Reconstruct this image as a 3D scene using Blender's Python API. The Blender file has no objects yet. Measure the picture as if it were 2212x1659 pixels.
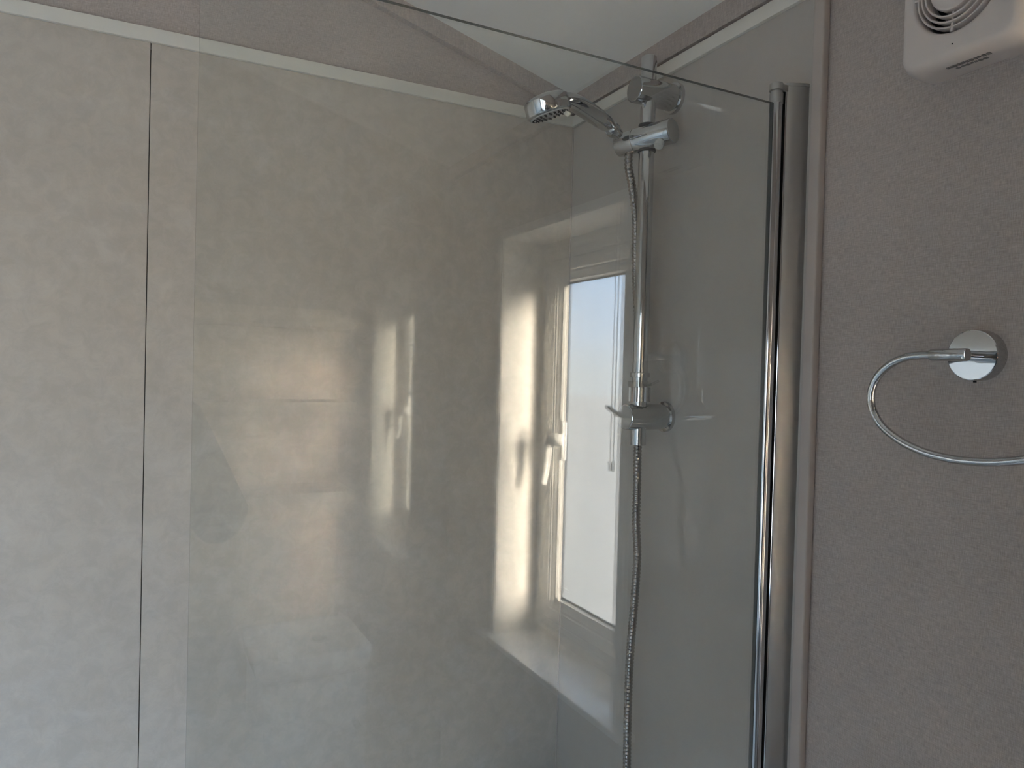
import bpy, bmesh, math, random
from mathutils import Vector, Matrix, noise
random.seed(7)
S = bpy.context.scene
C = S.collection
ZC = 1.45                                   # camera height above the floor
def V(x, y, z): return Vector((x, y, z + ZC))   # heights below are written relative to eye level

# ------------------------------------------------------------------ camera, sky, sun, exposure
CAM = V(-0.8193, -1.3743, 0.0)
R_ = Vector((0.89480234, -0.44567868, 0.02644398))
U_ = Vector((-0.01602146, 0.02713793, 0.9995033))
F_ = Vector((0.44617495, 0.89478156, -0.01714266))
cd = bpy.data.cameras.new('camera'); cam = bpy.data.objects.new('camera', cd); C.objects.link(cam)
cam.matrix_world = Matrix(((R_.x, U_.x, -F_.x, CAM.x), (R_.y, U_.y, -F_.y, CAM.y), (R_.z, U_.z, -F_.z, CAM.z), (0, 0, 0, 1)))
cd.sensor_width = 36; cd.lens = 36 * 1567.1 / 2212; cd.clip_start = .005; cd.clip_end = 500
S.camera = cam

w = bpy.data.worlds.new('sky'); S.world = w; w.use_nodes = True
nt = w.node_tree; nt.nodes.clear()
tc = nt.nodes.new('ShaderNodeTexCoord'); sx = nt.nodes.new('ShaderNodeSeparateXYZ'); rp = nt.nodes.new('ShaderNodeValToRGB')
bg = nt.nodes.new('ShaderNodeBackground'); ow = nt.nodes.new('ShaderNodeOutputWorld')
nt.links.new(tc.outputs['Generated'], sx.inputs[0]); nt.links.new(sx.outputs['Z'], rp.inputs[0])
rp.color_ramp.elements[0].position = 0.0; rp.color_ramp.elements[0].color = (.66, .73, .76, 1)
rp.color_ramp.elements[1].position = .6; rp.color_ramp.elements[1].color = (.42, .66, 1, 1)
e = rp.color_ramp.elements.new(.055); e.color = (.60, .76, .95, 1)
e = rp.color_ramp.elements.new(.14); e.color = (.44, .68, 1, 1)
nt.links.new(rp.outputs[0], bg.inputs[0]); nt.links.new(bg.outputs[0], ow.inputs[0])
bg.inputs[1].default_value = 7.2

SUN_AZ, SUN_EL = math.radians(9.5), math.radians(13)
sl = bpy.data.lights.new('sun', 'SUN'); so = bpy.data.objects.new('sun', sl); C.objects.link(so)
sd = Vector((-math.sin(SUN_AZ) * math.cos(SUN_EL), -math.cos(SUN_AZ) * math.cos(SUN_EL), -math.sin(SUN_EL)))
so.rotation_euler = sd.to_track_quat('-Z', 'Y').to_euler(); so.location = (6, 12, 6)
sl.energy = 175; sl.angle = math.radians(24); sl.color = (1, .88, .70)

S.view_settings.view_transform = 'Standard'; S.view_settings.look = 'None'
S.view_settings.gamma = 1; S.view_settings.use_curve_mapping = False
S.view_settings.exposure = 0.55
S.cycles.use_denoising = True
S.cycles.max_bounces = 14; S.cycles.diffuse_bounces = 6; S.cycles.glossy_bounces = 8; S.cycles.transparent_max_bounces = 16
S.cycles.sample_clamp_indirect = 0; S.cycles.caustics_refractive = True; S.cycles.blur_glossy = .3

# ------------------------------------------------------------------ helpers
def obj(name, bm, mat, parent=None, smooth=True, ang=32):
    if len(bm.faces) > 1: bmesh.ops.recalc_face_normals(bm, faces=bm.faces[:])
    if smooth:
        for f in bm.faces: f.smooth = True
        a = math.radians(ang)
        for ed in bm.edges:
            if len(ed.link_faces) == 2 and ed.calc_face_angle(0) > a: ed.smooth = False
    me = bpy.data.meshes.new(name); bm.to_mesh(me); bm.free()
    o = bpy.data.objects.new(name, me); C.objects.link(o)
    for m in (mat if isinstance(mat, (list, tuple)) else [mat]): me.materials.append(m)
    if parent: put(o, parent)
    return o
def put(o, parent):
    o.parent = parent
    o.matrix_parent_inverse = parent.matrix_basis.inverted() if parent.parent is None else (parent.parent.matrix_basis @ parent.matrix_parent_inverse @ parent.matrix_basis).inverted()
def thing(name, label, cat, loc, group=None):
    o = bpy.data.objects.new(name, None); C.objects.link(o); o.location = loc; o.empty_display_size = .05
    o['label'] = label; o['category'] = cat
    if group: o['group'] = group
    return o
def tag(o, label, cat, group=None):
    o['label'] = label; o['category'] = cat
    if group: o['group'] = group
    return o
def struct(name, bm, mat, parent=None, label=None, **k):
    o = obj(name, bm, mat, parent, **k)
    if not parent: o['kind'] = 'structure'
    if label: o['label'] = label
    return o
def N(): return bmesh.new()
def box(bm, x0, x1, y0, y1, z0, z1, bev=0, seg=2, mi=0):
    x0, x1 = sorted((x0, x1)); y0, y1 = sorted((y0, y1)); z0, z1 = sorted((z0, z1))
    r = bmesh.ops.create_cube(bm, size=1, matrix=Matrix.Translation(((x0 + x1) / 2, (y0 + y1) / 2, (z0 + z1) / 2 + ZC)) @ Matrix.Diagonal((x1 - x0, y1 - y0, z1 - z0, 1)))
    vs = r['verts']
    if bev:
        ed = list({e for v in vs for e in v.link_edges})
        bmesh.ops.bevel(bm, geom=ed, offset=bev, segments=seg, profile=.5, affect='EDGES', clamp_overlap=True)
    return bm
def frame(d):
    d = d.normalized(); a = Vector((0, 0, 1)) if abs(d.z) < .95 else Vector((1, 0, 0))
    u = d.cross(a).normalized(); return u, d.cross(u).normalized()
def lathe(bm, origin, axis, prof, n=32):
    """prof: list of (distance along the axis, radius)"""
    axis = axis.normalized(); u, v = frame(axis); rings = []
    for t, r in prof:
        c = origin + axis * t
        if r < 1e-6: rings.append([bm.verts.new(c)]); continue
        rings.append([bm.verts.new(c + (u * math.cos(2 * math.pi * k / n) + v * math.sin(2 * math.pi * k / n)) * r) for k in range(n)])
    for a, b in zip(rings, rings[1:]):
        for k in range(n):
            q = [a[k % len(a)], a[(k + 1) % len(a)], b[(k + 1) % len(b)], b[k % len(b)]]
            q2 = []
            for x in q:
                if x not in q2: q2.append(x)
            if len(q2) > 2: bm.faces.new(q2)
    return bm
def cyl(bm, a, b, r, bev=.0008, n=32, r2=None):
    L = (b - a).length; r2 = r if r2 is None else r2
    return lathe(bm, a, b - a, [(0, 0), (0, r - bev), (bev * .3, r - bev * .3), (bev, r), (L - bev, r2), (L - bev * .3, r2 - bev * .3), (L, r2 - bev), (L, 0)], n)
def catmull(pts, k=8):
    P = [pts[0] * 2 - pts[1]] + list(pts) + [pts[-1] * 2 - pts[-2]]; out = []
    for i in range(1, len(P) - 2):
        for j in range(k):
            t = j / k; a, b, c, d = P[i - 1], P[i], P[i + 1], P[i + 2]
            out.append(.5 * ((2 * b) + (c - a) * t + (2 * a - 5 * b + 4 * c - d) * t * t + (3 * b - a - 3 * c + d) * t ** 3))
    out.append(P[-2]); return out
def sweep(bm, pts, rad, n=16, cap=True, flat=None):
    """tube along pts; rad: number or list; flat: optional list of (ru, rv, up vector)"""
    m = len(pts); rings = []; d0 = (pts[1] - pts[0]).normalized(); u, v = frame(d0)
    for i, p in enumerate(pts):
        d = (pts[min(i + 1, m - 1)] - pts[max(i - 1, 0)]).normalized()
        u = (u - d * u.dot(d)).normalized(); v = d.cross(u)
        r = rad[i] if isinstance(rad, (list, tuple)) else rad
        ru, rv = (r if isinstance(r, tuple) else (r, r))
        if flat: uu = (flat - d * flat.dot(d)).normalized(); vv = d.cross(uu)
        else: uu, vv = u, v
        rings.append([bm.verts.new(p + uu * math.cos(2 * math.pi * k / n) * ru + vv * math.sin(2 * math.pi * k / n) * rv) for k in range(n)])
    for a, b in zip(rings, rings[1:]):
        for k in range(n): bm.faces.new((a[k], a[(k + 1) % n], b[(k + 1) % n], b[k]))
    if cap: bm.faces.new(rings[0][::-1]); bm.faces.new(rings[-1])
    return bm
def prism(bm, poly, ext):
    """poly: list of vectors; extruded by vector ext"""
    a = [bm.verts.new(p) for p in poly]; b = [bm.verts.new(p + ext) for p in poly]; n = len(a)
    bm.faces.new(a); bm.faces.new(b[::-1])
    for k in range(n): bm.faces.new((a[k], b[k], b[(k + 1) % n], a[(k + 1) % n]))
    return bm
def pane_quad(bm, x, y0, y1, z0, z1):
    bm.faces.new([bm.verts.new(V(x, a, c)) for a, c in ((y0, z0), (y1, z0), (y1, z1), (y0, z1))]); return bm
def ringframe(bm, y0, y1, z0, z1, prof):
    """mitred rectangular frame in a plane of constant x. prof: closed list of (inset, x)"""
    L = []
    for ins, x in prof:
        L.append([bm.verts.new(V(x, a, b)) for a, b in ((y0 + ins, z0 + ins), (y1 - ins, z0 + ins), (y1 - ins, z1 - ins), (y0 + ins, z1 - ins))])
    m = len(L)
    for i in range(m):
        a, b = L[i], L[(i + 1) % m]
        for k in range(4): bm.faces.new((a[k], a[(k + 1) % 4], b[(k + 1) % 4], b[k]))
    return bm

# ------------------------------------------------------------------ materials
def mat(name, col, rough=.5, metal=0, spec=.5, ior=1.5):
    m = bpy.data.materials.new(name); m.use_nodes = True; b = m.node_tree.nodes['Principled BSDF']
    b.inputs['Base Color'].default_value = (*col, 1); b.inputs['Roughness'].default_value = rough
    b.inputs['Metallic'].default_value = metal; b.inputs['Specular IOR Level'].default_value = spec; b.inputs['IOR'].default_value = ior
    return m
def nd(m, t, **k):
    n = m.node_tree.nodes.new(t)
    for a, b in k.items():
        if a in n.inputs.keys(): n.inputs[a].default_value = b
        else: setattr(n, a, b)
    return n
def lk(m, a, b): m.node_tree.links.new(a, b)
def noise_tex(m, scale, detail=4, rough=.5, dist=0, stretch=(1, 1, 1)):
    t = nd(m, 'ShaderNodeTexCoord'); mp = nd(m, 'ShaderNodeMapping'); mp.inputs['Scale'].default_value = stretch
    n = nd(m, 'ShaderNodeTexNoise'); n.inputs['Scale'].default_value = scale; n.inputs['Detail'].default_value = detail
    n.inputs['Roughness'].default_value = rough; n.inputs['Distortion'].default_value = dist
    lk(m, t.outputs['Object'], mp.inputs[0]); lk(m, mp.outputs[0], n.inputs['Vector']); return n.outputs['Fac']
def ramp(m, fac, stops):
    r = nd(m, 'ShaderNodeValToRGB'); cr = r.color_ramp
    while len(cr.elements) < len(stops): cr.elements.new(.5)
    for el, (p, c) in zip(cr.elements, stops): el.position = p; el.color = (*c, 1)
    lk(m, fac, r.inputs[0]); return r.outputs[0]
def mix(m, fac, a, b, mode='MIX'):
    x = nd(m, 'ShaderNodeMix', data_type='RGBA', blend_type=mode)
    for s, val in ((x.inputs[0], fac), (x.inputs[6], a), (x.inputs[7], b)):
        if hasattr(val, 'is_linked'): lk(m, val, s)
        else: s.default_value = val if not isinstance(val, tuple) else (*val, 1)
    return x.outputs[2]
def bump(m, h, strength, dist=.001):
    b = nd(m, 'ShaderNodeBump'); b.inputs['Strength'].default_value = strength; b.inputs['Distance'].default_value = dist
    lk(m, h, b.inputs['Height']); lk(m, b.outputs[0], m.node_tree.nodes['Principled BSDF'].inputs['Normal'])
def base(m): return m.node_tree.nodes['Principled BSDF'].inputs['Base Color']

def panel_material(name, stops, amt):
    m = mat(name, (.4, .37, .34), .035)
    big = noise_tex(m, 3.2, 5, .55, .6)
    fine = noise_tex(m, 34, 9, .72, .5)
    wisp = noise_tex(m, 11, 12, .74, .9)
    c = ramp(m, big, stops)
    f2 = ramp(m, wisp, [(.50, (0, 0, 0)), (.66, (1, 1, 1))])
    c = mix(m, f2, c, mix(m, amt, c, (.64, .60, .56)))
    k = .10 * amt / .35
    f3 = ramp(m, fine, [(.42, (1 - k,) * 3), (.60, (1 + k * .6,) * 3)])
    c = mix(m, 1.0, c, f3, 'MULTIPLY')
    lk(m, c, base(m))
    bump(m, noise_tex(m, 55, 3, .5), .05, .0006)
    return m
M_panel = panel_material('marbled_panel', [(.3, (.50, .440, .376)), (.7, (.53, .472, .410))], .20)
M_panel2 = panel_material('plain_panel', [(.3, (.445, .408, .368)), (.7, (.455, .417, .377))], .03)

def fabric_material(name, col):
    m = mat(name, col, .75, spec=.25)
    wv = noise_tex(m, 1, 3, .6, 0, (1500, 1500, 110)); wh = noise_tex(m, 1, 3, .6, 0, (90, 90, 1700))
    lo = noise_tex(m, 5, 3, .5)
    a = ramp(m, wv, [(.3, (.80, .80, .80)), (.7, (1.20, 1.20, 1.20))]); b = ramp(m, wh, [(.3, (.84, .84, .84)), (.7, (1.16, 1.16, 1.16))])
    c = mix(m, 1.0, (*col,), a, 'MULTIPLY'); c = mix(m, 1.0, c, b, 'MULTIPLY')
    c = mix(m, 1.0, c, ramp(m, lo, [(.3, (.96, .96, .96)), (.7, (1.04, 1.035, 1.03))]), 'MULTIPLY')
    lk(m, c, base(m))
    ad = nd(m, 'ShaderNodeMath', operation='ADD'); lk(m, wv, ad.inputs[0]); lk(m, wh, ad.inputs[1]); bump(m, ad.outputs[0], .25, .0006)
    return m
M_fabric = fabric_material('linen_wallboard', (.43, .372, .338))
M_trim = mat('cream_trim', (.70, .665, .60), .4)
M_edge = mat('beige_trim', (.46, .40, .36), .45)
M_ceil = mat('ceiling_board', (.78, .755, .71), .6)
M_white = mat('white_plastic', (.86, .84, .80), .25)
M_reveal = fabric_material('pale_reveal_board', (.78, .75, .70))
M_sill = mat('white_sill', (.88, .88, .88), .14)
M_fan = mat('cream_plastic', (.62, .55, .51), .42)
M_dark = mat('dark_void', (.012, .011, .010), .8)
M_chrome = mat('chrome', (.58, .585, .59), .05, 1)
M_satin = mat('satin_chrome', (.48, .48, .47), .38, 1)
M_black = mat('black_seal', (.006, .006, .006), .6, spec=.1)
M_oak = mat('oak_board', (.5, .4, .3), .5)
g = noise_tex(M_oak, 3, 8, .6, .8, (1.2, 8, 14)); lk(M_oak, ramp(M_oak, g, [(.3, (.50, .41, .31)), (.7, (.68, .58, .46))]), base(M_oak))
M_ceramic = mat('white_ceramic', (.82, .82, .80), .08)
M_cab = mat('pale_grey_cabinet', (.55, .55, .54), .4)
M_floor = mat('pale_vinyl', (.48, .44, .39), .4)
M_paint = mat('cream_paint', (.80, .765, .70), .6)
M_ground = mat('pale_gravel', (.42, .40, .37), .9)
lk(M_ground, ramp(M_ground, noise_tex(M_ground, 3, 8, .7), [(.3, (.20, .20, .19)), (.7, (.27, .265, .25))]), base(M_ground))
M_nozzle = mat('grey_faceplate', (.55, .55, .53), .25)
M_rubber = mat('black_rubber', (.02, .02, .02), .6)
M_cream = mat('cream_knob', (.80, .77, .68), .4)
M_cord = mat('grey_cord', (.42, .41, .40), .6)

def fres_glass(name, tint, rough, ior=1.5):
    """a sheet of glass whose two faces each mirror by the Fresnel law and let the rest straight through"""
    m = bpy.data.materials.new(name); m.use_nodes = True; t = m.node_tree; t.nodes.clear()
    ge = nd(m, 'ShaderNodeNewGeometry'); fr = nd(m, 'ShaderNodeFresnel')
    mx = nd(m, 'ShaderNodeMix', data_type='FLOAT'); mx.inputs[2].default_value = ior; mx.inputs[3].default_value = 1 / ior
    lk(m, ge.outputs['Backfacing'], mx.inputs[0]); lk(m, mx.outputs[0], fr.inputs['IOR'])
    tr = nd(m, 'ShaderNodeBsdfTransparent'); tr.inputs[0].default_value = (*tint, 1)
    gl = nd(m, 'ShaderNodeBsdfGlossy'); gl.inputs['Color'].default_value = (1, 1, 1, 1); gl.inputs['Roughness'].default_value = rough
    ms = nd(m, 'ShaderNodeMixShader'); out = nd(m, 'ShaderNodeOutputMaterial')
    lk(m, fr.outputs[0], ms.inputs[0]); lk(m, tr.outputs[0], ms.inputs[1]); lk(m, gl.outputs[0], ms.inputs[2]); lk(m, ms.outputs[0], out.inputs[0])
    return m, ms, tr, out
M_glass = fres_glass('clear_glass', (.975, .985, .978), 0.0, 1.58)[0]
M_clear = fres_glass('clear_plastic', (.90, .90, .88), 0.06)[0]
M_gedge = mat('glass_edge', (.060, .068, .064), .12)
# obscured window glass: part of the light goes straight on, part is scattered by the etched face
M_pane, ms, tr, out = fres_glass('obscured_glass', (.95, .96, .97), .1)
tl = nd(M_pane, 'ShaderNodeBsdfTranslucent'); tl.inputs[0].default_value = (.92, .93, .94, 1)
m2 = nd(M_pane, 'ShaderNodeMixShader')
gn = noise_tex(M_pane, 1, 4, .7, .3, (150, 150, 700))
gr = ramp(M_pane, gn, [(.35, (.46, .46, .46)), (.65, (.62, .62, .62))])
rf = nd(M_pane, 'ShaderNodeBsdfRefraction'); rf.inputs['Color'].default_value = (.94, .95, .96, 1); rf.inputs['Roughness'].default_value = .4; rf.inputs['IOR'].default_value = 1.35
m3 = nd(M_pane, 'ShaderNodeMixShader'); m3.inputs[0].default_value = .82
lk(M_pane, tl.outputs[0], m3.inputs[1]); lk(M_pane, rf.outputs[0], m3.inputs[2])
lk(M_pane, gr, m2.inputs[0]); lk(M_pane, ms.outputs[0], m2.inputs[1]); lk(M_pane, m3.outputs[0], m2.inputs[2]); lk(M_pane, m2.outputs[0], out.inputs[0])

# ------------------------------------------------------------------ the setting
XW, YB = -3.10, -1.90                       # far side and back of the room
ZF, ZT0, ZT1 = -ZC, .5352, .5585             # floor, picture-rail trim
ZE, SL = .5985, .285                         # ceiling height at the end wall and its slope
def zc(x): return ZE - SL * x
WY0, WY1, WZ0, WZ1 = -1.557, -1.0055, -.678, .353   # window opening

b = N(); prism(b, [V(XW, 0.008, ZF), V(.132, 0.008, ZF), V(.132, .008, zc(.132)), V(XW, .008, zc(XW))], Vector((0, .12, 0)))
wall_left = struct('wall_left', b, M_fabric)
wall_left['label'] = 'linen textured gable wall above the cream trim'
XS = -.8273
for x0, x1 in ((XW, XS - .0006), (XS + .0006, 0.0)):
    b = N(); box(b, x0, x1, 0, .0079, ZF, ZT0, .0004, 1); obj('wet_panel', b, M_panel, wall_left)
b = N(); box(b, XS - .01, XS + .01, .0035, .0078, ZF, ZT0 - .01); obj('seam_strip', b, M_dark, wall_left)

b = N()
YT = -.655
box(b, .008, .132, 0.13, YT, ZF, zc(.132)); box(b, .008, .132, YT, WY1, ZF, zc(.132)); box(b, .008, .132, WY0, YB - .1, ZF, zc(.132))
box(b, .008, .132, WY1, WY0, ZF, WZ0 - .02); box(b, .008, .132, WY1, WY0, WZ1, zc(.132))
wall_right = struct('wall_right', b, M_fabric, smooth=False)
wall_right['label'] = 'grey linen textured wall with the towel ring and window'
b = N(); box(b, 0, .0079, -.0005, -.648, ZF, ZT0, .0004, 1); obj('wet_panel', b, M_panel2, wall_right)
b = N(); box(b, 0, .0079, -.0005, -.648, ZT1, ZE + .03); obj('fabric_panel', b, M_fabric, wall_right)

b = N(); box(b, XW, -.003, -.0065, 0.0079, ZT0, ZT1, .001); struct('trim_1', b, M_trim, label='cream trim running along the left wall')
b = N(); box(b, -.0065, .0079, -.0005, -.641, ZT0, ZT1, .001); struct('trim_2', b, M_trim, label='cream trim above the end panel')
b = N(); box(b, -.006, .0079, -.6475, -.6655, ZF, ZE + .02, .003, 3); struct('trim_3', b, M_edge, label='vertical beige edge strip beside the linen wall')
b = N(); cyl(b, V(-.0012, -.0012, ZF), V(-.0012, -.0012, ZT0), .0015, .0003, 8); struct('trim_4', b, M_edge, label='pale sealant line in the corner')
b = N(); h = .0345
prism(b, [V(XW, -.009, zc(XW) - h), V(-.009, -.009, zc(-.009) - h), V(-.009, -.009, zc(-.009)), V(XW, -.009, zc(XW))], Vector((0, .0165, 0)))
struct('trim_5', b, M_fabric, label='linen cove strip following the sloping ceiling')
b = N(); box(b, -.009, .0079, -.0005, YB, ZT1 + .0035, ZE + .004); struct('trim_6', b, M_fabric, label='linen cove strip along the end wall under the ceiling')
b = N(); prism(b, [V(XW - .1, .13, zc(XW - .1)), V(.132, .13, zc(.132)), V(.132, YB - .1, zc(.132)), V(XW - .1, YB - .1, zc(XW - .1))], Vector((0, 0, .1))); struct('ceiling', b, M_ceil)
b = N(); box(b, XW - .1, .132, .13, YB - .1, ZF - .1, ZF); struct('floor', b, M_floor)
b = N(); box(b, XW - .1, XW, .13, YB - .1, ZF, 1.6); struct('wall_far', b, M_paint)
DX0, DX1, DZ0, DZ1 = -3.00, -1.40, -1.12, .20            # back wall opening out of view, added and sized to brighten the room
b = N(); box(b, XW, DX0, YB - .1, YB, ZF, 1.6); box(b, DX1, .008, YB - .1, YB, ZF, 1.6); box(b, DX0, DX1, YB - .1, YB, DZ1, 1.6); box(b, DX0, DX1, YB - .1, YB, ZF, DZ0)
struct('wall_back', b, M_fabric, smooth=False)
for num, x0, x1 in ((2, DX0, (DX0 + DX1) / 2), (3, (DX0 + DX1) / 2, DX1)):  # unseen glazed openings added to fill the room with daylight
    d1 = bpy.data.objects.new('window_%d' % num, None); C.objects.link(d1); d1.location = V((x0 + x1) / 2, YB - .05, DZ0); d1['kind'] = 'structure'
    b = N()
    for a, c in ((x0, x0 + .05), (x1 - .05, x1)): box(b, a, c, YB - .08, YB - .03, DZ0, DZ1, .003)
    for a, c in ((DZ0, DZ0 + .05), (DZ1 - .05, DZ1)): box(b, x0 + .05, x1 - .05, YB - .08, YB - .03, a, c, .003)
    obj('window_frame', b, M_white, d1)
    b = N(); b.faces.new([b.verts.new(V(x, YB - .055, z)) for x, z in ((x0 + .048, DZ0 + .048), (x1 - .048, DZ0 + .048), (x1 - .048, DZ1 - .048), (x0 + .048, DZ1 - .048))]); obj('pane', b, M_pane, d1)
b = N(); box(b, -60, 60, -60, 60, ZF - .9, ZF - .8); struct('ground', b, M_ground)

# ------------------------------------------------------------------ the window, round the corner of the frame: seen mirrored in the screen
win = bpy.data.objects.new('window_1', None); C.objects.link(win); win.location = V(.1, -1.28, WZ0); win['kind'] = 'structure'
win['label'] = 'white framed window with obscured glass mirrored in the shower screen'
T = .020; FX = .118
b = N(); box(b, -.004, .130, WY0, WY0 + T, WZ0, WZ1, .0015); obj('reveal_board', b, M_reveal, win)
b = N(); box(b, -.004, .130, WY1 - T, WY1, WZ0, WZ1, .0015); obj('reveal_board', b, M_reveal, win)
b = N(); box(b, -.004, .130, WY0 + T, WY1 - T, WZ1 - T, WZ1, .0015); obj('head_board', b, M_reveal, win)
for y0, y1 in ((WY0 - .001, WY0 + .014), (WY1 - .014, WY1 + .001)):
    b = N(); box(b, -.007, -.0041, y0, y1, WZ0 + .0065, WZ1 - .0172, .001); obj('edge_bead', b, M_white, win)
b = N(); box(b, -.007, -.0041, WY0 - .001, WY1 + .001, WZ1 - .017, WZ1 + .001, .001); obj('edge_bead', b, M_white, win)
b = N(); box(b, -.026, .130, WY0 - .036, WY1 + .036, WZ0 - .009, WZ0 + .006, .003, 3); obj('sill', b, M_sill, win)
y0, y1, z0, z1 = WY0 + T, WY1 - T, WZ0 + .006, WZ1 - T
b = N(); ringframe(b, y0, y1, z0, z1, [(0, .132), (0, FX), (.014, FX - .003), (.020, FX + .001), (.024, FX + .001), (.030, FX - .002), (.042, FX - .002), (.047, FX + .006), (.047, .132)])
obj('window_frame', b, M_white, win, ang=20)
s = .0485
b = N(); ringframe(b, y0 + s, y1 - s, z0 + s, z1 - s, [(0, .132), (0, FX - .006), (.004, FX - .010), (.030, FX - .010), (.033, FX - .007), (.038, FX - .007), (.050, FX - .001), (.055, FX + .000), (.060, FX + .009), (.060, .132)])
obj('sash', b, M_white, win, ang=20)
b = N(); ringframe(b, y0 + s, y1 - s, z0 + s, z1 - s, [(.0598, FX + .0075), (.063, FX + .0075), (.063, FX + .0125), (.0598, FX + .0125)]); obj('gasket', b, M_dark, win, smooth=False)
s2 = s + .0602
b = N(); pane_quad(b, FX + .0105, y0 + s2, y1 - s2, z0 + s2, z1 - s2); obj('pane', b, M_pane, win, smooth=False)
# maker's oval stamp on the pane, low in the corner
b = N()
for k in range(28):
    a0, a1 = 2 * math.pi * k / 28, 2 * math.pi * (k + .7) / 28
    cy, cz = y0 + s2 + .022, z0 + s2 + .028
    f = lambda a, r: V(FX + .0099, cy + math.cos(a) * .011 * r, cz + math.sin(a) * .008 * r)
    b.faces.new([b.verts.new(f(a0, 1)), b.verts.new(f(a1, 1)), b.verts.new(f(a1, .84)), b.verts.new(f(a0, .84))])
for k in range(6): box(b, FX + .0098, FX + .0101, cy - .008 + k * .0027, cy - .0062 + k * .0027, cz - .0022, cz + .0022)
obj('glass_stamp', b, M_white, win, smooth=False)
# cockspur handle
hx = FX - .010; hy = -1.405
h = bpy.data.objects.new('window_handle', None); C.objects.link(h); h.location = V(hx, hy, -.17); put(h, win)
b = N(); box(b, hx - .009, hx + .001, hy - .010, hy + .010, -.215, -.118, .004, 3); obj('base_plate', b, M_white, h)
b = N(); sweep(b, catmull([V(hx - .003, hy, -.166), V(hx - .012, hy - .008, -.164), V(hx - .019, hy - .026, -.167), V(hx - .021, hy - .038, -.182), V(hx - .022, hy - .042, -.212), V(hx - .024, hy - .044, -.245), V(hx - .028, hy - .046, -.280)], 6),
    [(.017, .016)] * 7 + [(.016, .015)] * 6 + [(.014, .013)] * 5 + [(.0105, .0095)] * 7 + [(.0085, .0075)] * 7 + [(.006, .006)] * 5, 14, flat=Vector((0, 1, 0)))
obj('lever', b, M_white, h)
# blind cords
b = N(); pts = [V(.020, -1.078, WZ1 - T - .001), V(.020, -1.079, .10), V(.020, -1.080, -.17)]
sweep(b, pts, .0016, 8); lathe(b, V(.020, -1.080, -.172), Vector((0, 0, -1)), [(0, 0), (0, .002), (.006, .004), (.022, .004), (.024, 0)], 12)
tag(obj('blind_cord', b, M_cord), 'thin cord hanging straight down in front of the window pane', 'cord')
b = N(); sweep(b, [V(.083, WY0 + T + .0012, .322), V(.04, WY0 + T + .0012, .228), V(-.0055, WY0 + T + .0002, .132)], .0011, 8)
tag(obj('stay_cord', b, M_cord), 'thin cord running diagonally across the lit window reveal', 'cord')

# ------------------------------------------------------------------ shower screen
YG = -.6234; GS = .0105                      # the glass leans off parallel by 0.6 degrees
def gy(x): return YG + x * GS
ZG, ZB = .3817, -.885
scr = thing('shower_screen', 'large clear glass bath screen hinged on a chrome post', 'shower screen', V(-.4, YG, ZB))
b = N(); xa, xb, th = -.7836, -.0545, .0028
poly = []
rc = .012
for p in [(xb, ZB), (xa, ZB), (xa, ZG), (xb, ZG)]: poly.append(V(p[0], gy(p[0]) - th, p[1]))
prism(b, poly, Vector((0, 2 * th, 0)))
for f in b.faces:
    f.material_index = 0 if abs(f.normal.y) > .9 else 1
b.normal_update()
for f in b.faces: f.material_index = 0 if abs(f.normal.y) > .9 else 1
obj('glass_panel', b, [M_glass, M_gedge], scr, smooth=False)
px, py = -.0455, YG
b = N(); lathe(b, V(px, py, ZB), Vector((0, 0, 1)), [(0, 0), (0, .0088), (ZG - ZB - .002, .0088), (ZG - ZB + .0005, .0088), (ZG - ZB + .0005, 0)], 40); obj('hinge_post', b, M_chrome, scr)
b = N(); lathe(b, V(px, py, ZG + .0006), Vector((0, 0, 1)), [(0, 0), (0, .0093), (.014, .0093), (.0145, .0078), (.017, .0078), (.017, 0)], 40); obj('post_collar', b, M_satin, scr)
b = N(); lathe(b, V(px, py, ZG + .0177), Vector((0, 0, 1)), [(0, 0), (0, .0080), (.001, .0097), (.0085, .0097), (.0105, .0088), (.0115, .0065), (.0115, 0)], 40)
box(b, px + .006, -.029, py - .006, py + .004, ZG + .019, ZG + .028, .001); obj('hinge_cap', b, M_satin, scr)
b = N(); box(b, -.0358, -.0288, py - .0045, py + .012, ZB, ZG + .018); obj('black_gap_seal', b, M_black, scr, smooth=False)
# wall profile: a channel with a gently rounded outer face
b = N()
prof = [(0.0, .016), (-.028, .014), (-.0298, .010), (-.0305, 0), (-.0305, -.0035), (-.0292, -.0052), (-.022, -.0092), (-.012, -.0135), (-.003, -.0165), (-.0003, -.0168)]
prism(b, [V(x, py + y, ZB) for x, y in prof], Vector((0, 0, ZG + .027 - ZB))); obj('wall_profile', b, M_satin, scr, ang=25)
b = N(); prism(b, [V(x * 1.02 - .0002, py + y * 1.03, ZG + .0272) for x, y in prof], Vector((0, 0, .0042))); obj('profile_cap', b, M_satin, scr, ang=25)
b = N(); sweep(b, [V(-.0315, py - .0042, ZB), V(-.0315, py - .0042, ZG + .027)], .0012, 10); obj('profile_bead', b, M_chrome, scr)

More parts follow.
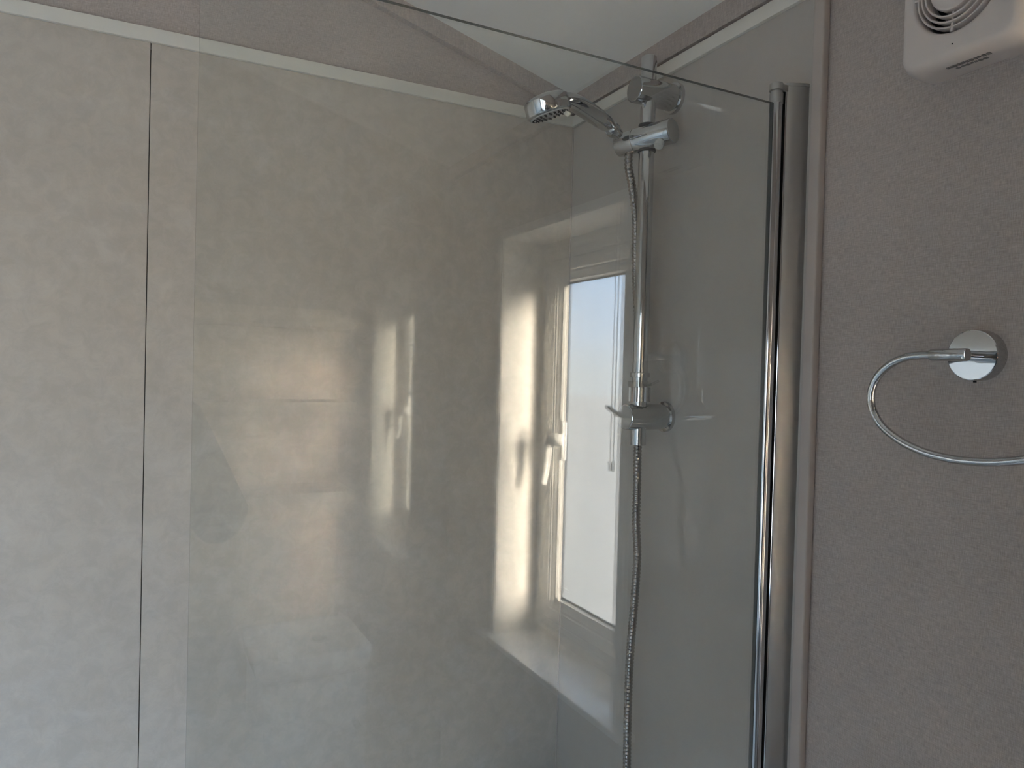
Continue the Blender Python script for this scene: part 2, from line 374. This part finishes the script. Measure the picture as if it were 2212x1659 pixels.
# ------------------------------------------------------------------ shower riser rail
RX, RY = -.058, -.345
rail = thing('shower_rail', 'chrome shower riser rail with two round wall brackets', 'shower rail', V(RX, RY, -.1))
b = N(); lathe(b, V(RX, RY, -.122), Vector((0, 0, 1)), [(0, .0085), (.004, .0085), (0, .0125), (.0005, .0132), (.001, .0133), (.667, .0133), (.6695, .0128), (.671, .011), (.671, 0)], 40)
obj('rail_tube', b, M_chrome, rail)
for z in (.488, -.073):
    b = N(); lathe(b, V(0, RY, z), Vector((-1, 0, 0)), [(0, 0), (0, .0270), (.003, .0275), (.0065, .0265), (.0075, .0225), (.0845, .0225), (.0865, .0222), (.0875, .0212), (.0875, 0)], 48)
    obj('wall_bracket', b, M_chrome, rail)
    b = N(); lathe(b, V(-.0876, RY, z), Vector((-1, 0, 0)), [(0, 0), (0, .0205), (.0006, .0202), (.0008, 0)], 48); obj('bracket_disc', b, M_satin, rail)
b = N(); cyl(b, V(-.072, RY - .006, .4655), V(-.072, RY - .006, .462), .0035); obj('grub_screw', b, M_chrome, rail)
# slider, a barrel turned out from the wall
sa = Vector((-.37, .93, -.05)).normalized(); sc = V(-.063, -.348, .4075)
slider = bpy.data.objects.new('slider', None); C.objects.link(slider); slider.location = sc; put(slider, rail)
b = N(); lathe(b, sc - sa * .053, sa, [(0, 0), (0, .0198), (.0006, .0206), (.0012, .0209), (.0716, .0209), (.072, .0205), (.072, 0)], 48); obj('slider_barrel', b, M_chrome, slider)
b = N(); lathe(b, sc + sa * .0195, sa, [(0, 0), (0, .0204), (.0006, .0209), (.033, .0205), (.0345, .0197), (.0352, .018), (.0352, 0)], 48); obj('holder_cone', b, M_chrome, slider)
b = N(); lathe(b, sc - sa * .0531, -sa, [(0, 0), (0, .0193), (.0006, .0190), (.0006, 0)], 48); obj('end_disc', b, M_satin, slider)
kd = Vector((-.45, -.25, -.85)).normalized(); kp = sc - sa * .033
b = N(); lathe(b, kp + kd * .017, kd, [(0, 0), (0, .0075), (.010, .0085), (.013, .0075), (.0135, 0)], 24); obj('release_knob', b, M_nozzle, slider)
b = N(); cyl(b, V(RX, RY, .4085 - .024), V(RX, RY, .4085 - .019), .0155, .001, 36); cyl(b, V(RX, RY, .4085 + .019), V(RX, RY, .4085 + .024), .0152, .001, 36); obj('slider_bush', b, M_rubber, slider)
# hose clip near the foot of the rail
b = N(); lathe(b, V(RX, RY, -.004), Vector((0, 0, 1)), [(0, .0134), (0, .0165), (.001, .0172), (.007, .0172), (.008, .0165), (.008, .0134)], 36); obj('collar_ring', b, M_chrome, rail)
b = N(); n = 48
for z0, z1 in ((-.046, -.021),):
    lo, hi = [], []
    for k in range(n):
        a = 2 * math.pi * k / n; r = .0178 + .0012 * (1 if k % 4 < 2 else -1)
        lo.append(b.verts.new(V(RX + math.cos(a) * r, RY + math.sin(a) * r, z0))); hi.append(b.verts.new(V(RX + math.cos(a) * r, RY + math.sin(a) * r, z1)))
    for k in range(n): b.faces.new((lo[k], lo[(k + 1) % n], hi[(k + 1) % n], hi[k]))
    b.faces.new(lo[::-1]); b.faces.new(hi)
obj('fluted_sleeve', b, M_chrome, rail)
b = N(); lathe(b, V(RX, RY, -.022), Vector((0, 0, 1)), [(0, .0136), (0, .019), (.004, .0205), (.008, .021), (.011, .0195), (.011, .0136)], 36)
pts = catmull([V(RX + .004, RY - .016, -.018), V(RX - .006, RY - .028, -.019), V(RX - .004, RY - .040, -.015), V(RX + .004, RY - .048, -.009)], 6); m = len(pts)
sweep(b, pts, [(.0022, .009 - .005 * i / m) for i in range(m)], 12, flat=Vector((0, 0, 1))); obj('clear_clip', b, M_clear, rail)

# ------------------------------------------------------------------ hand shower
HC = V(-.255, -.3445, .4265); HN = Vector((.3579, -.0041, -.9337)).normalized()
hs = thing('hand_shower', 'chrome hand shower head resting in the rail slider', 'shower head', HC)
HR = .0375
b = N(); lathe(b, HC + HN * .0125, -HN, [(0, 0), (0, HR - .003), (.0015, HR - .0008), (.003, HR), (.0235, HR - .001), (.026, HR - .003), (.0295, HR - .010), (.0325, HR - .022), (.0335, 0)], 56); obj('head_shell', b, M_chrome, hs)
b = N(); lathe(b, HC + HN * .0126, HN, [(0, 0), (0, HR - .004), (.0012, HR - .0045), (.0016, HR - .007), (.0016, 0)], 56); obj('face_plate', b, M_nozzle, hs)
hu, hv = frame(HN)
b = N()
for rr, nn in ((.029, 24), (.0235, 18), (.018, 14), (.0115, 8)):
    for k in range(nn):
        a = 2 * math.pi * (k + .3 * nn) / nn
        lathe(b, HC + HN * .0143 + (hu * math.cos(a) + hv * math.sin(a)) * rr, HN, [(0, .0014), (.0016, .0010), (.0018, 0)], 8)
o = obj('nozzle_rings', b, M_rubber, hs); o['kind'] = 'stuff'
wd = (V(-.22, -.362, .440) - HC); wd = (wd - HN * wd.dot(HN)).normalized()
b = N(); lathe(b, HC + HN * .0145 + wd * .026, (HN + wd * .5).normalized(), [(0, 0), (0, .0045), (.004, .0048), (.009, .0040), (.010, 0)], 20); obj('spray_tab', b, M_cream, hs)
pts = catmull([HC + wd * .026 - HN * .004, V(-.218, -.3560, .4390), V(-.190, -.3515, .4335), V(-.158, -.3455, .4255), V(-.135, -.3370, .4210), V(-.122, -.3320, .4178)], 8); m = len(pts)
b = N(); rr = []
for i in range(m):
    t = i / (m - 1); r = .0120 + .0032 * math.sin(math.pi * min(1, t * 1.15)) - .003 * max(0, t - .75) * 4
    rr.append((r * .86, r * 1.1))
sweep(b, pts, rr, 24, flat=Vector((-.3, .1, 1))); obj('handle', b, M_chrome, hs)
b = N(); up = Vector((-.35, .1, .93)).normalized()
ps = [p + up * .0085 for p in pts[16:36]]
sweep(b, ps, [(.0045 * math.sin(math.pi * (.12 + .76 * i / (len(ps) - 1))), .0065) for i in range(len(ps))], 14, flat=up); obj('grip_inlay', b, M_satin, hs)
ax = (pts[-1] - pts[-4]).normalized()
b = N(); lathe(b, pts[-1] - ax * .004, ax, [(0, 0), (0, .0122), (.002, .0128), (.010, .0128), (.011, .0118), (.013, .0118), (.0135, .011), (.0225, .0100), (.0225, 0)], 32); obj('connector_nut', b, M_chrome, hs)

# ------------------------------------------------------------------ hose
b = N()
ctrl = [sc + sa * .034 + Vector((0, 0, -.0195)), V(-.071, -.3115, .365), V(-.058, -.305, .335), V(-.050, -.3075, .280), V(-.046, -.3050, .225), V(-.040, -.3010, .165), V(-.034, -.3040, .09), V(-.030, -.310, .01), V(-.031, -.3125, -.06), V(-.040, -.3205, -.127), V(-.05, -.335, -.1956), V(-.05, -.3355, -.2609), V(-.05, -.3415, -.316), V(-.05, -.337, -.40), V(-.05, -.330, -.4844), V(-.05, -.3272, -.5683), V(-.05, -.3295, -.70), V(-.05, -.334, -.80)]
dense = catmull(ctrl, 40); L = 0; path = [dense[0]]; rad = []
step = .0013; last = dense[0]
for p in dense[1:]:
    while (p - last).length >= step: last = last + (p - last).normalized() * step; path.append(last)
for i in range(len(path)): rad.append(.0060 + .0015 * (0.5 - 0.5 * math.cos(2 * math.pi * i / 5)) ** .5)
sweep(b, path, rad, 14)
M_hose = mat('hose_chrome', (.36, .335, .315), .2, 1)
tag(obj('shower_hose', b, M_hose, ang=80), 'ribbed chrome shower hose hanging from the slider behind the rail', 'hose')

# ------------------------------------------------------------------ towel ring
tr_ = thing('towel_ring', 'chrome open towel ring on a round plate on the linen wall', 'towel ring', V(.008, -.884, .0315))
PX, PY, PZ = -.05, -.884, .0305
b = N(); lathe(b, V(.008, PY + .001, PZ + .001), Vector((-1, 0, 0)), [(0, 0), (0, .0285), (.014, .0285), (.0160, .0279), (.0166, .0270), (.0166, 0)], 64); obj('wall_plate', b, M_chrome, tr_)
b = N(); lathe(b, V(-.008, PY, PZ), Vector((-1, 0, 0)), [(0, 0), (0, .0060), (.036, .0060), (.036, 0)], 28); obj('post', b, M_chrome, tr_)
b = N(); cyl(b, V(PX, -.9045, PZ), V(PX, -.864, PZ), .0068, .0012); obj('sleeve', b, M_chrome, tr_)
pts = [V(PX, -.869, PZ), V(PX, -.852, PZ - .0003), V(PX, -.8361, .0285), V(PX, -.818, .0218), V(PX, -.8035, .0105), V(PX, -.7942, -.004), V(PX, -.7913, -.0205), V(PX, -.7955, -.0365), V(PX, -.8065, -.0515), V(PX, -.823, -.0632), V(PX, -.8420, -.0719), V(PX, -.865, -.0782), V(PX, -.892, -.0812), V(PX, -.922, -.0806), V(PX, -.950, -.0765), V(PX, -.976, -.0697), V(PX, -.997, -.0612)]
b = N(); pp = catmull(pts, 6); sweep(b, pp, .0046, 18); obj('ring', b, M_chrome, tr_)
d = (pp[-1] - pp[-2]).normalized(); b = N(); lathe(b, pp[-1] + d * .0001, d, [(0, 0), (0, .0046), (.002, .0040), (.0028, .002), (.003, 0)], 18); obj('ring_end', b, M_chrome, tr_)
b = N(); cyl(b, V(-.001, PY + .001, PZ - .0272), V(-.001, PY + .001, PZ - .0292), .0018, .0002, 12); obj('grub_screw', b, M_dark, tr_)

# ------------------------------------------------------------------ extractor fan
fan = thing('extractor_fan', 'square cream extractor fan with concentric rings high on the wall', 'extractor fan', V(.008, -.876, .354))
FYL, FYR, FZ0, FZ1, FXF = -.8065, -.9435, .3535, .4905, -.045
fy, fz = -.8742, .4299
# housing built as a rounded shell with a round opening in the face
b = N(); n = 64
def rr_pt(a, hw, hh, r):
    """point on a rounded rectangle at angle a"""
    c, s_ = math.cos(a), math.sin(a); t = 1e9
    # march outwards
    lo_, hi_ = 0, 2 * max(hw, hh)
    for _ in range(40):
        mid = (lo_ + hi_) / 2; x, y = abs(c * mid), abs(s_ * mid)
        qx, qy = x - (hw - r), y - (hh - r)
        dd = math.hypot(max(qx, 0), max(qy, 0)) + min(max(qx, qy), 0) - r
        if dd < 0: lo_ = mid
        else: hi_ = mid
    return c * lo_, s_ * lo_
cy, cz = (FYL + FYR) / 2, (FZ0 + FZ1) / 2; hw, hh = abs(FYL - FYR) / 2, (FZ1 - FZ0) / 2
rings = []
for x, ins, r in ((.0075, 0, .012), (-.020, .0005, .012), (-.034, .0020, .013), (-.0400, .0042, .013), (-.0435, .0066, .013), (FXF, .0100, .012)):
    rings.append([b.verts.new(V(x, cy + p[0], cz + p[1])) for p in (rr_pt(2 * math.pi * k / n, hw - ins, hh - ins, r) for k in range(n))])
def around(x, r): return [b.verts.new(V(x, fy + math.cos(2 * math.pi * k / n) * r, fz + math.sin(2 * math.pi * k / n) * r)) for k in range(n)]
rings += [around(FXF - .0004, .0505), around(FXF + .0004, .0482), around(FXF + .003, .0470), around(FXF + .020, .0470), around(FXF + .020, .003)]
for a, c in zip(rings, rings[1:]):
    for k in range(n): b.faces.new((a[k], a[(k + 1) % n], c[(k + 1) % n], c[k]))
obj('housing', b, M_fan, fan, ang=50)
b = N(); lathe(b, V(FXF + .0195, fy, fz), Vector((-1, 0, 0)), [(0, 0), (0, .0468), (.0006, .0468), (.0006, 0)], 48); obj('dark_opening', b, M_dark, fan)
for r0, lift in ((.0425, .002), (.0370, .004), (.0315, .006)):
    b = N(); lathe(b, V(FXF + .012, fy, fz), Vector((-1, 0, 0)), [(0, r0 - .0010), (0, r0 + .0010), (.010 + lift, r0 + .0013), (.0118 + lift, r0 + .0008), (.0122 + lift, r0), (.0118 + lift, r0 - .0008), (.010 + lift, r0 - .0013), (0, r0 - .0010)], 64); obj('grille_ring', b, M_fan, fan)
b = N(); lathe(b, V(FXF + .012, fy, fz), Vector((-1, 0, 0)), [(0, 0), (0, .0255), (.0155, .0262), (.0180, .0252), (.0190, .023), (.0192, 0)], 64); obj('centre_disc', b, M_fan, fan)
for k in range(4):
    a = math.radians(-86 + 90 * k); d = Vector((0, math.cos(a), math.sin(a))); q = Vector((0, -math.sin(a), math.cos(a))); b = N()
    p = V(FXF + .008, fy, fz); prism(b, [p + d * .0248 - q * .0012, p + d * .0475 - q * .0012, p + d * .0475 + q * .0012, p + d * .0248 + q * .0012], Vector((-.009, 0, 0))); obj('grille_spoke', b, M_fan, fan)
b = N(); lathe(b, V(FXF + .0002, -.8719, .3687), Vector((-1, 0, 0)), [(0, 0), (0, .0010), (.0006, .0008), (.0006, 0)], 10); obj('screw_hole', b, M_dark, fan)
# illegible moulded lettering on the underside
M_mark = mat('grey_moulding', (.20, .18, .17), .6)
b = N(); random.seed(3)
for row, (x0, ya, yb_) in enumerate(((-.024, -.852, -.897), (-.016, -.858, -.888))):
    y = ya
    while y > yb_:
        wl = random.uniform(.0022, .0045); box(b, x0, x0 + random.uniform(.003, .0048), y, y - wl, FZ0 - .0002, FZ0 + .001); y -= wl + random.uniform(.0008, .0018)
obj('moulded_marks', b, M_mark, fan, smooth=False)

# ------------------------------------------------------------------ behind the camera, seen mirrored in the screen
XR = -.325
su = thing('shelf_unit', 'oak shelf unit with three shelves mirrored in the shower screen', 'shelf unit', V(-.6, -1.9, -.69))
b = N(); box(b, -1.0, XR, -1.8995, -1.885, -.70, .155, .001); obj('back_panel', b, M_oak, su)
for z in (.112, -.102, -.329):
    b = N(); box(b, -1.0, XR + .003, -1.8848, -1.72, z - .0125, z + .0125, .001); obj('shelf', b, M_oak, su)
b = N(); box(b, -1.016, -1.0003, -1.8995, -1.72, -.70, .155, .001); obj('side_panel', b, M_oak, su)

bc = thing('vanity_cabinet', 'pale grey vanity cabinet under the wash basin', 'cabinet', V(-.43, -1.75, ZF))
b = N(); box(b, -.555, -.31, -1.884, -1.625, ZF + .08, -.745, .002); obj('carcass', b, M_cab, bc)
b = N(); box(b, -.53, -.335, -1.884, -1.68, ZF, ZF + .08); obj('plinth', b, M_cab, bc)
b = N(); box(b, -.552, -.313, -1.6248, -1.607, ZF + .085, -.748, .002); dr = obj('door', b, M_cab, bc)
b = N(); cyl(b, V(-.34, -1.607, -.86), V(-.34, -1.585, -.86), .008); obj('knob', b, M_chrome, dr)

ba = thing('wash_basin', 'white ceramic wash basin mirrored low in the shower screen', 'basin', V(-.43, -1.742, -.744))
b = N(); bx, by, bw, bd = -.432, -1.742, .140, .138; rings = []
for hw_, hd_, z, r, ox, oy in ((bw - .02, bd - .02, -.744, .03, 0, 0), (bw - .004, bd - .004, -.730, .035, 0, 0), (bw, bd, -.700, .038, 0, 0), (bw, bd, -.690, .038, 0, 0), (bw - .005, bd - .005, -.685, .036, 0, 0), (bw - .018, bd - .018, -.686, .034, 0, 0), (bw - .026, bd - .026, -.690, .034, 0, 0), (bw - .06, bd - .05, -.706, .04, .01, -.008), (.05, .04, -.7115, .03, .03, -.03), (.0225, .0225, -.7125, .022, .042, -.045)):
    rings.append([b.verts.new(V(bx + ox + q[0], by + oy + q[1], z)) for q in (rr_pt(2 * math.pi * k / 48, hw_, hd_, r) for k in range(48))])
for a, c in zip(rings, rings[1:]):
    for k in range(48): b.faces.new((a[k], a[(k + 1) % 48], c[(k + 1) % 48], c[k]))
b.faces.new(rings[0]); b.faces.new(rings[-1]); obj('bowl', b, M_ceramic, ba, ang=50)
b = N(); lathe(b, V(bx + .042, by - .045, -.7124), Vector((0, 0, 1)), [(0, 0), (0, .0225), (.003, .0215), (.005, .017), (.006, 0)], 32); obj('waste', b, M_chrome, ba)

# bath, below the frame
bt = thing('bath', 'white acrylic bath under the shower', 'bath', V(-.75, -.32, ZF))
b = N(); rings = []; bx, by = -.765, -.325; hw, hd = .760, .322
for hw_, hd_, z, r in ((hw, hd, ZF, .01), (hw, hd, -.90, .01), (hw, hd, -.889, .012), (hw - .003, hd - .003, -.886, .014), (hw - .05, hd - .05, -.888, .09), (hw - .065, hd - .062, -.895, .09), (hw - .10, hd - .085, -1.15, .12), (hw - .16, hd - .12, -1.27, .12), (.1, .05, -1.285, .04)):
    rings.append([b.verts.new(V(bx + q[0], by + q[1], z)) for q in (rr_pt(2 * math.pi * k / 64, hw_, hd_, r) for k in range(64))])
for a, c in zip(rings, rings[1:]):
    for k in range(64): b.faces.new((a[k], a[(k + 1) % 64], c[(k + 1) % 64], c[k]))
b.faces.new(rings[-1]); obj('tub', b, M_ceramic, bt, ang=50)
# ------------------------------------------------------------------ the photographer, seen dimly mirrored in the screen
M_skin = mat('skin', (.58, .38, .29), .5); M_jacket = mat('dark_jacket', (.050, .056, .062), .8); M_trouser = mat('grey_trousers', (.22, .22, .23), .8)
M_hair = mat('brown_hair', (.06, .04, .03), .6); M_eye = mat('eye_white', (.8, .78, .75), .2); M_iris = mat('iris', (.05, .035, .025), .1); M_lip = mat('lips', (.45, .20, .18), .45)
def skin(name, nodes, edges, root, m, parent, sub=2):
    me = bpy.data.meshes.new(name); keys = list(nodes)
    me.from_pydata([nodes[k][0] for k in keys], [(keys.index(a), keys.index(c)) for a, c in edges], [])
    o = bpy.data.objects.new(name, me); C.objects.link(o)
    md = o.modifiers.new('skin', 'SKIN'); md.use_smooth_shade = True
    for i, k in enumerate(keys):
        sv = me.skin_vertices[0].data[i]; r = nodes[k][1]; sv.radius = r if isinstance(r, tuple) else (r, r); sv.use_root = (k == root)
    ss = o.modifiers.new('sub', 'SUBSURF'); ss.levels = sub; ss.render_levels = sub
    bpy.context.view_layer.update()
    ev = o.evaluated_get(bpy.context.evaluated_depsgraph_get()); me2 = bpy.data.meshes.new_from_object(ev)
    o.modifiers.clear(); o.data = me2; me2.materials.clear(); me2.materials.append(m); bpy.data.meshes.remove(me)
    for p in me2.polygons: p.use_smooth = True
    if parent: put(o, parent)
    return o
# body axes: right-hand side, front, up
PB = Vector((-.945, -1.545, 0)); pf = Vector((.30, .954, 0)).normalized(); pr = Vector((pf.y, -pf.x, 0))
def B(r, f, z): return PB + pr * r + pf * f + Vector((0, 0, z))
man = thing('person', 'person in dark jacket holding up a phone, mirrored faintly in the screen', 'person', B(0, 0, 0))
PC = CAM - F_ * .0125 - U_ * .006          # the phone, its lens at the camera point
pr3, pu3, pf3 = R_, U_, F_
def hand(side):
    """wrist and finger joints round the short end of the phone; side +1 right, -1 left"""
    n = {}; e = []
    edge = PC + pr3 * side * .074
    palm = edge + pr3 * side * .020 - pf3 * .030 - pu3 * .012; wrist = palm + pr3 * side * .012 - pf3 * .045 - pu3 * .052
    n['wrist'] = (wrist, (.026, .020)); n['palm'] = (palm, (.030, .017)); e.append(('wrist', 'palm'))
    for i, (up, ln) in enumerate(((.026, .9), (.009, 1.0), (-.008, .95), (-.024, .78))):
        k = 'finger%d' % i
        a = edge + pr3 * side * .014 - pf3 * .006 + pu3 * up; bq = edge + pr3 * side * .010 + pf3 * .014 + pu3 * (up + .002); c = edge - pr3 * side * .012 * ln + pf3 * .0145 + pu3 * (up + .002); d = edge - pr3 * side * .030 * ln + pf3 * .0125 + pu3 * (up + .001)
        n[k + 'a'] = (a, .0095); n[k + 'b'] = (bq, .0088); n[k + 'c'] = (c, .0080); n[k + 'd'] = (d, .0070)
        e += [('palm', k + 'a'), (k + 'a', k + 'b'), (k + 'b', k + 'c'), (k + 'c', k + 'd')]
    a = palm - pr3 * side * .012 - pf3 * .006 + pu3 * .018; bq = edge - pr3 * side * .004 - pf3 * .016 + pu3 * .020; c = edge - pr3 * side * .026 - pf3 * .0135 + pu3 * .020
    n['thumba'] = (a, .0115); n['thumbb'] = (bq, .0100); n['thumbc'] = (c, .0085); e += [('palm', 'thumba'), ('thumba', 'thumbb'), ('thumbb', 'thumbc')]
    return n, e, wrist
nodes = {'pelvis': (B(0, 0, .95), (.095, .08)), 'waist': (B(0, .01, 1.08), (.10, .075)), 'chest': (B(0, .005, 1.26), (.115, .085)), 'neckbase': (B(0, -.01, 1.40), (.065, .060)), 'neck': (B(0, .005, 1.46), (.048, .050)), 'skull': (B(0, .03, 1.535), (.060, .070))}
edges = [('pelvis', 'waist'), ('waist', 'chest'), ('chest', 'neckbase'), ('neckbase', 'neck'), ('neck', 'skull')]
def loft(bm, secs, n=28):
    # body sections: (height, forward shift, half width, half depth)
    rg = [[bm.verts.new(B(math.cos(2 * math.pi * k / n) * hw, fs + math.sin(2 * math.pi * k / n) * hd, z)) for k in range(n)] for z, fs, hw, hd in secs]
    for a, c in zip(rg, rg[1:]):
        for k in range(n): bm.faces.new((a[k], a[(k + 1) % n], c[(k + 1) % n], c[k]))
    bm.faces.new(rg[0]); bm.faces.new(rg[-1])
jk = N(); tk = N()
loft(jk, [(.90, .0, .172, .128), (.905, .0, .180, .135), (.96, .0, .182, .136), (1.05, .005, .170, .124), (1.16, .01, .176, .128), (1.27, .01, .192, .130), (1.33, .0, .192, .118), (1.375, -.008, .165, .098), (1.405, -.012, .110, .082), (1.42, -.012, .078, .074), (1.452, -.008, .074, .072), (1.455, -.008, .064, .062)])
loft(tk, [(1.0, 0, .14, .10), (.96, 0, .158, .116), (.88, 0, .172, .124), (.82, 0, .172, .118), (.79, 0, .160, .100)])
for side, sn in ((1, 'right'), (-1, 'left')):
    hn, he, wrist = hand(side)
    sh = B(side * .165, -.005, 1.365); el = B(side * (.285 if side > 0 else .27), .055, 1.115)
    fm = el.lerp(wrist, .45) + Vector((0, 0, -.004))
    nodes[sn + 'shoulder'] = (sh, .058); nodes[sn + 'upper'] = (sh.lerp(el, .5), .048); nodes[sn + 'elbow'] = (el, .040); nodes[sn + 'forearm'] = (fm, .036)
    edges += [('chest', sn + 'shoulder'), (sn + 'shoulder', sn + 'upper'), (sn + 'upper', sn + 'elbow'), (sn + 'elbow', sn + 'forearm'), (sn + 'forearm', sn + 'wrist')]
    for k, v in hn.items(): nodes[sn + k] = v
    edges += [(sn + a, sn + c) for a, c in he]
    cuff = el.lerp(wrist, .86)
    arm = catmull([B(side * .105, -.005, 1.375), sh + Vector((0, 0, -.012)), sh.lerp(el, .5), el, fm, cuff], 6); ra = [.055, .070, .064, .060, .053, .042]
    sweep(jk, arm, [ra[min(i // 6, 5)] * (1 - (i % 6) / 6) + ra[min(i // 6 + 1, 5)] * (i % 6) / 6 for i in range(len(arm))], 18)
    L = [('hipj', B(side * .088, 0, .86), .085), ('thigh', B(side * .098, .012, .66), .074), ('knee', B(side * .102, .018, .48), .055), ('calf', B(side * .106, -.008, .32), .053), ('ankle', B(side * .11, -.02, .085), .034), ('foot', B(side * .122, .06, .045), (.042, .034)), ('toe', B(side * .135, .155, .033), (.040, .024))]
    pv = 'pelvis'
    for k, p, r in L: nodes[sn + k] = (p, r); edges.append((pv, sn + k)); pv = sn + k
    pv = 'pelvis'
    lg = catmull([B(side * .085, 0, .87)] + [p + Vector((0, 0, 0)) for k, p, r in L[1:5]], 6); rl = [.088, .090, .072, .066, .056]
    sweep(tk, lg, [rl[min(i // 6, 4)] * (1 - (i % 6) / 6) + rl[min(i // 6 + 1, 4)] * (i % 6) / 6 for i in range(len(lg))], 20)
body = skin('body', nodes, edges, 'pelvis', M_skin, man)
obj('jacket', jk, M_jacket, man, ang=60); obj('trousers', tk, M_trouser, man, ang=60)
# head
hc = B(0, .030, 1.572); hb = N(); bmesh.ops.create_uvsphere(hb, u_segments=40, v_segments=32, radius=1)
def g3(p, c, s): return math.exp(-((p - c).length / s) ** 2)
for v in hb.verts:
    p = v.co.copy(); x, y, z = p            # x right, y front, z up
    wdt = .076 * (1 - .20 * max(0, -z) ** 1.4); q = Vector((x * wdt, y * .098, z * .118))
    if y < 0: q.y *= 1.02
    if z < -.2 and y > 0: q.y *= 1 - .10 * (-z - .2); q.x *= 1 - .12 * (-z - .2)
    q.y += .024 * g3(p, Vector((0, 1.0, -.16)), .17) + .012 * g3(p, Vector((0, .98, .02)), .13) + .008 * g3(p, Vector((0, .86, -.62)), .20)
    for sgn in (-1, 1): q.y -= .010 * g3(p, Vector((sgn * .40, .90, .05)), .20); q.y += .006 * g3(p, Vector((sgn * .40, .88, .25)), .18)
    v.co = hc + pr * q.x + pf * q.y + Vector((0, 0, q.z))
head = obj('head', hb, M_skin, man, ang=180)
for sgn in (-1, 1):
    ec = hc + pr * sgn * .030 + pf * .0765 + Vector((0, 0, .006))
    hb = N(); bmesh.ops.create_uvsphere(hb, u_segments=16, v_segments=12, radius=.0112, matrix=Matrix.Translation(ec)); obj('eye', hb, M_eye, head)
    hb = N(); bmesh.ops.create_uvsphere(hb, u_segments=12, v_segments=8, radius=.0062, matrix=Matrix.Translation(ec + pf * .0082)); obj('iris', hb, M_iris, head)
    hb = N(); ear = [hc + pr * sgn * .071 + pf * (-.012 + .018 * math.cos(a) * (1 if a < 5 else .8)) + Vector((0, 0, .002 + .030 * math.sin(a))) + pr * sgn * (.012 if math.cos(a) < 0 else .004) for a in (2 * math.pi * k / 14 for k in range(15))]
    sweep(hb, ear, .0050, 8); lathe(hb, hc + pr * sgn * .068 + pf * -.008, pr * sgn, [(0, .016), (.006, .014), (.007, 0)], 12); obj('ear', hb, M_skin, head)
hb = N(); sweep(hb, catmull([hc + pf * .082 + pr * -.024 + Vector((0, 0, -.050)), hc + pf * .096 + Vector((0, 0, -.047)), hc + pf * .082 + pr * .024 + Vector((0, 0, -.050))], 6), [(.0058 * math.sin(math.pi * (.1 + .8 * i / 12)), .0048) for i in range(13)], 10, flat=Vector((0, 0, 1))); obj('mouth', hb, M_lip, head)
hb = N(); bmesh.ops.create_uvsphere(hb, u_segments=40, v_segments=32, radius=1)
for v in list(hb.verts):
    x, y, z = v.co
    if (y > .30 and z < .58) or z < -.62 or (abs(x) > .75 and z < .0 and y > -.25): hb.verts.remove(v); continue
    k = 1 + .03 * noise.noise(v.co * 9)
    v.co = hc + pr * x * .083 * k + pf * y * .108 * k + Vector((0, 0, z * .127 * k))
r = bmesh.ops.extrude_face_region(hb, geom=hb.faces[:])
for g_ in r['geom']:
    if isinstance(g_, bmesh.types.BMVert): g_.co = hc + (g_.co - hc) * .90
obj('hair', hb, M_hair, head, ang=180)
ph = thing('phone', 'dark phone held up in both hands', 'phone', PC)
hb = N(); r = bmesh.ops.create_cube(hb, size=1, matrix=Matrix(((pr3.x * .147, pu3.x * .072, pf3.x * .008, PC.x), (pr3.y * .147, pu3.y * .072, pf3.y * .008, PC.y), (pr3.z * .147, pu3.z * .072, pf3.z * .008, PC.z), (0, 0, 0, 1))))
bmesh.ops.bevel(hb, geom=hb.edges[:], offset=.003, segments=2, profile=.5, affect='EDGES'); obj('phone_body', hb, M_black, ph)
hb = N(); prism(hb, [PC + pr3 * a * .0705 + pu3 * c * .0330 - pf3 * .0041 for a, c in ((-1, -1), (1, -1), (1, 1), (-1, 1))], -pf3 * .0004); obj('phone_screen', hb, mat('dark_screen', (.01, .01, .012), .05), ph)
